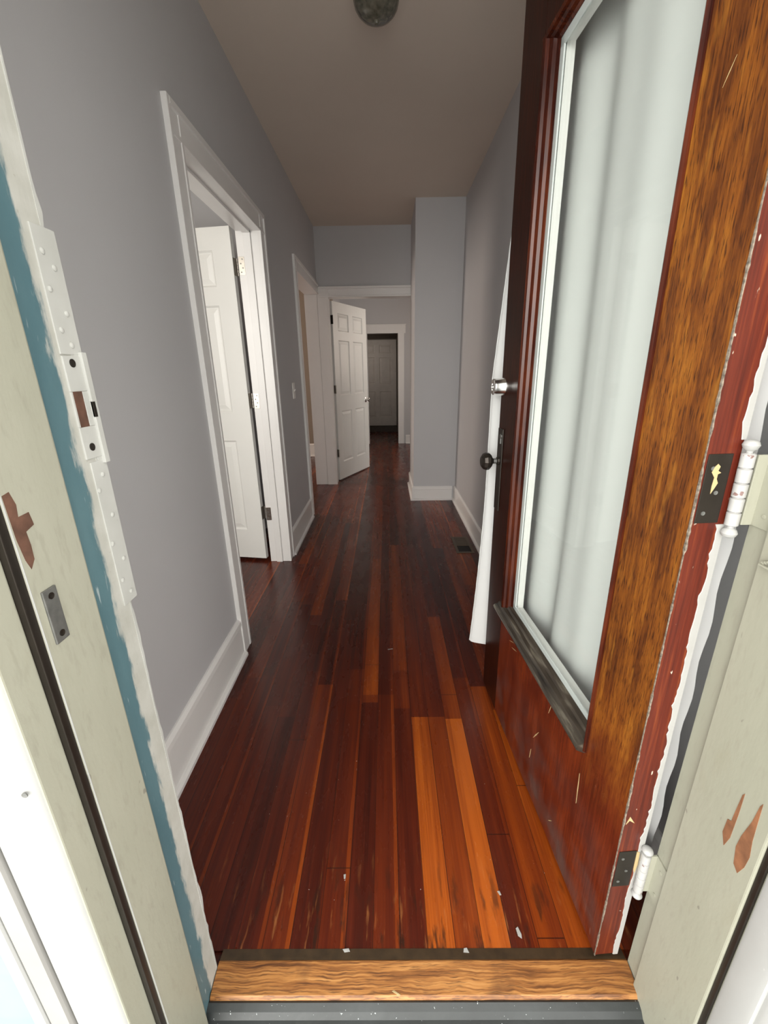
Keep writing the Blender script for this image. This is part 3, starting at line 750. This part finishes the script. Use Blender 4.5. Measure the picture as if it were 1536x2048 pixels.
p0, p1 = W(.02, -FT-.034, 2.065), W(.90, -FT-.034, 2.065)
lathe(bm, [(.005, 0), (.005, (p1-p0).length)], AX(p0, p1-p0), 12)
link('curtain_rod', bm, M['nickel'], cur, True)

# ------------------------------------------------------------------ small things
cl = empty('ceiling_light', (-.018, 2.09, CZ)); tag(cl, 'unlit smoky cut-glass globe lamp on the hallway ceiling', 'ceiling light')
bm = bmesh.new(); lathe(bm, [(.07, 0), (.07, -.012), (.06, -.022), (.045, -.028), (.045, -.04)], None, 40); link('lamp_fitter', bm, M['vent'], cl, True)
bm = bmesh.new()
prof = [(.045, -.034), (.060, -.040)]
for k in range(1, 15):
    a = k/14*math.pi/2
    r = .084*math.cos(a); h = -.056-.062*math.sin(a)
    prof.append((max(r, .010)+.0016*(k % 2), h))
prof += [(.010, -.121), (.007, -.127), (.002, -.129)]
prof.insert(2, (.079, -.046))
lathe(bm, prof, None, 48); link('glass_globe', bm, M['globe'], cl, True)

sw = empty('light_switch', (XL, 3.335, 1.14)); tag(sw, 'white toggle light switch on the left wall between the doorways', 'light switch')
boxes('switch_plate', [(0, .005, -.036, .036, -.058, .058)], M['switch'], sw, .0015)
bm = bmesh.new(); prism(bm, [(.005, -.008), (.016, .004), (.018, .010), (.013, .011), (.005, .008)], 'y', -.005, .005); link('toggle', bm, M['switch'], sw)
for z in (.03, -.03):
    bm = bmesh.new(); lathe(bm, [(.003, .005), (.003, .0058), (.001, .006)], AX((0, 0, z), (1, 0, 0)), 10); link('screw', bm, M['switch'], sw)

fv = empty('floor_vent', (.568, 2.985, 0)); tag(fv, 'brown metal floor register beside the right baseboard', 'floor vent')
a, b = .066, .155
boxes('vent_frame', [(-a, a, -b, -b+.022, 0, .005), (-a, a, b-.022, b, 0, .005), (-a, -a+.02, -b+.022, b-.022, 0, .005), (a-.02, a, -b+.022, b-.022, 0, .005)], M['vent'], fv, .001)
boxes('vent_grille', [(-a+.02, a-.02, -.02+.018*k, -.02+.018*k+.013, .0005, .0035) for k in range(9)], M['vent'], fv)
boxes('vent_opening', [(-a+.018, a-.018, -b+.02, b-.02, .0001, .0006)], M['hole_shade'], fv)  # flat dark sheet, its colour stands for the shade inside the register

# loose paint flakes on sill, threshold and floor
def flake(x, y, z, pts, label, rot=0, mat='flake', s=1., curl=.25, group=None):
    bm = bmesh.new()
    n = len(pts)
    T = [bm.verts.new((p[0]*s, p[1]*s, .0012+curl*abs(p[0]*s))) for p in pts]; B = [bm.verts.new((p[0]*s, p[1]*s, .0002+curl*abs(p[0]*s)*.9)) for p in pts]
    bm.faces.new(T); bm.faces.new(B[::-1])
    for k in range(n): bm.faces.new((T[k], B[k], B[(k+1) % n], T[(k+1) % n]))
    o = link('paint_flake', bm, M[mat]); o.location = (x, y, z); o.rotation_euler = (0, 0, rot)
    return tag(o, label, 'paint flake', group)
G = 'loose paint flakes round the threshold'
flake(-.118, .508, -.0238, [(-.014, .008), (-.010, -.006), (.002, -.010), (.014, -.007), (.014, .010), (.008, .002), (0, -.002), (-.008, .0)], 'largest notched white paint flake lying on the grey sill', .0, 'flake', 1., .1, G)
flake(.003, .533, .0022, [(-.007, .003), (-.002, .004), (.010, -.006), (.008, -.008)], 'cream paint sliver lying on the oak threshold board', .2, 'flake_y', 1, .1, G)
flake(-.110, .603, .002, [(-.008, .003), (.006, .003), (.009, -.003), (-.004, -.003)], 'white paint flake lying on the dark strip behind the oak threshold, left of centre', .1, 'flake', 1, .1, G)
flake(.168, .602, .002, [(-.006, -.003), (-.004, .004), (.003, .005), (.007, -.004)], 'white paint flake lying on the dark strip behind the oak threshold, right of centre', 0, 'flake', 1, .1, G)
flake(.301, .632, 0, [(-.004, .012), (.002, .015), (.005, 0), (.003, -.008), (-.004, -.002)], 'long white paint flake on the floorboards near the open front door', .1, 'flake', 1., .1, G)
flake(-.128, .755, 0, [(-.003, .005), (.003, .006), (.003, -.004), (-.001, -.005)], 'tiny white paint flake farthest left on the floorboards near the threshold', 0, 'flake', 1, .1, G)
flake(.275, .716, 0, [(-.003, .006), (.003, .004), (.002, -.005), (-.002, -.004)], 'small white paint flake further in on the floorboards beside the open front door', .4, 'flake', 1, .1, G)
flake(.004, 1.72, 0, [(-.014, .001), (.014, .004), (.014, .002), (-.014, -.001)], 'thin white paint sliver lying across the middle of the hallway floor', .1, 'flake', .9, .02, G)

# ------------------------------------------------------------------ camera
cam = D.cameras.new('camera'); co = D.objects.new('camera', cam); C.objects.link(co)
cam.sensor_fit = 'VERTICAL'; cam.sensor_height = 24; cam.lens = 843.5737/2048*24
cam.clip_start = .02
r = Vector((.99987769, .00416257, -.01507592)); d = Vector((-.01294995, -.32015902, -.9472753)); f = Vector((-.00876979, .94735467, -.32006595))
Mx = Matrix((r, -d, -f)).transposed().to_4x4(); Mx.translation = (0, 0, 1.283); co.matrix_world = Mx
bpy.context.scene.camera = co

# ------------------------------------------------------------------ light
w = D.worlds.new('overcast'); bpy.context.scene.world = w; w.use_nodes = True
bg = w.node_tree.nodes['Background']; bg.inputs[0].default_value = (1.0, .985, .935, 1); bg.inputs[1].default_value = 2.1
def area(name, loc, target, sx, sy, power, color=(1, 1, 1)):
    l = D.lights.new(name, 'AREA'); l.shape = 'RECTANGLE'; l.size = sx; l.size_y = sy; l.energy = power; l.color = color
    o = D.objects.new(name, l); C.objects.link(o); o.location = loc
    o.rotation_euler = (Vector(target)-Vector(loc)).to_track_quat('-Z', 'Y').to_euler()
    return o
area('open_sky', (-2.6, -4.6, 2.3), (.3, 1.0, 1.1), 4.5, 2.8, 190, (1.0, .98, .93))
area('side_room_window', (-1.45, .64, 1.5), (-1.3, 3, 1.3), .9, 1.5, 18, (1, .97, .90))
area('second_room_window', (-3.9, 5.2, 1.5), (-1, 5.0, 1.2), 1.0, 1.4, 36, (1, .86, .74))
area('far_room_window', (1.45, 6.3, 1.5), (0, 6.2, 1.2), 1.0, 1.4, 9, (1, .86, .74))
area('vestibule_fill', (-.70, 8.5, 1.5), (0, 8.9, 1.2), .4, .9, 1.6, (1, .92, .85))  # added fill lamp for the far door, no window known here
cy = bpy.context.scene.cycles; cy.max_bounces = 14; cy.diffuse_bounces = 9; cy.transparent_max_bounces = 12
vs = bpy.context.scene.view_settings
vs.view_transform = 'Standard'; vs.look = 'None'; vs.exposure = .97; vs.gamma = 1; vs.use_curve_mapping = False
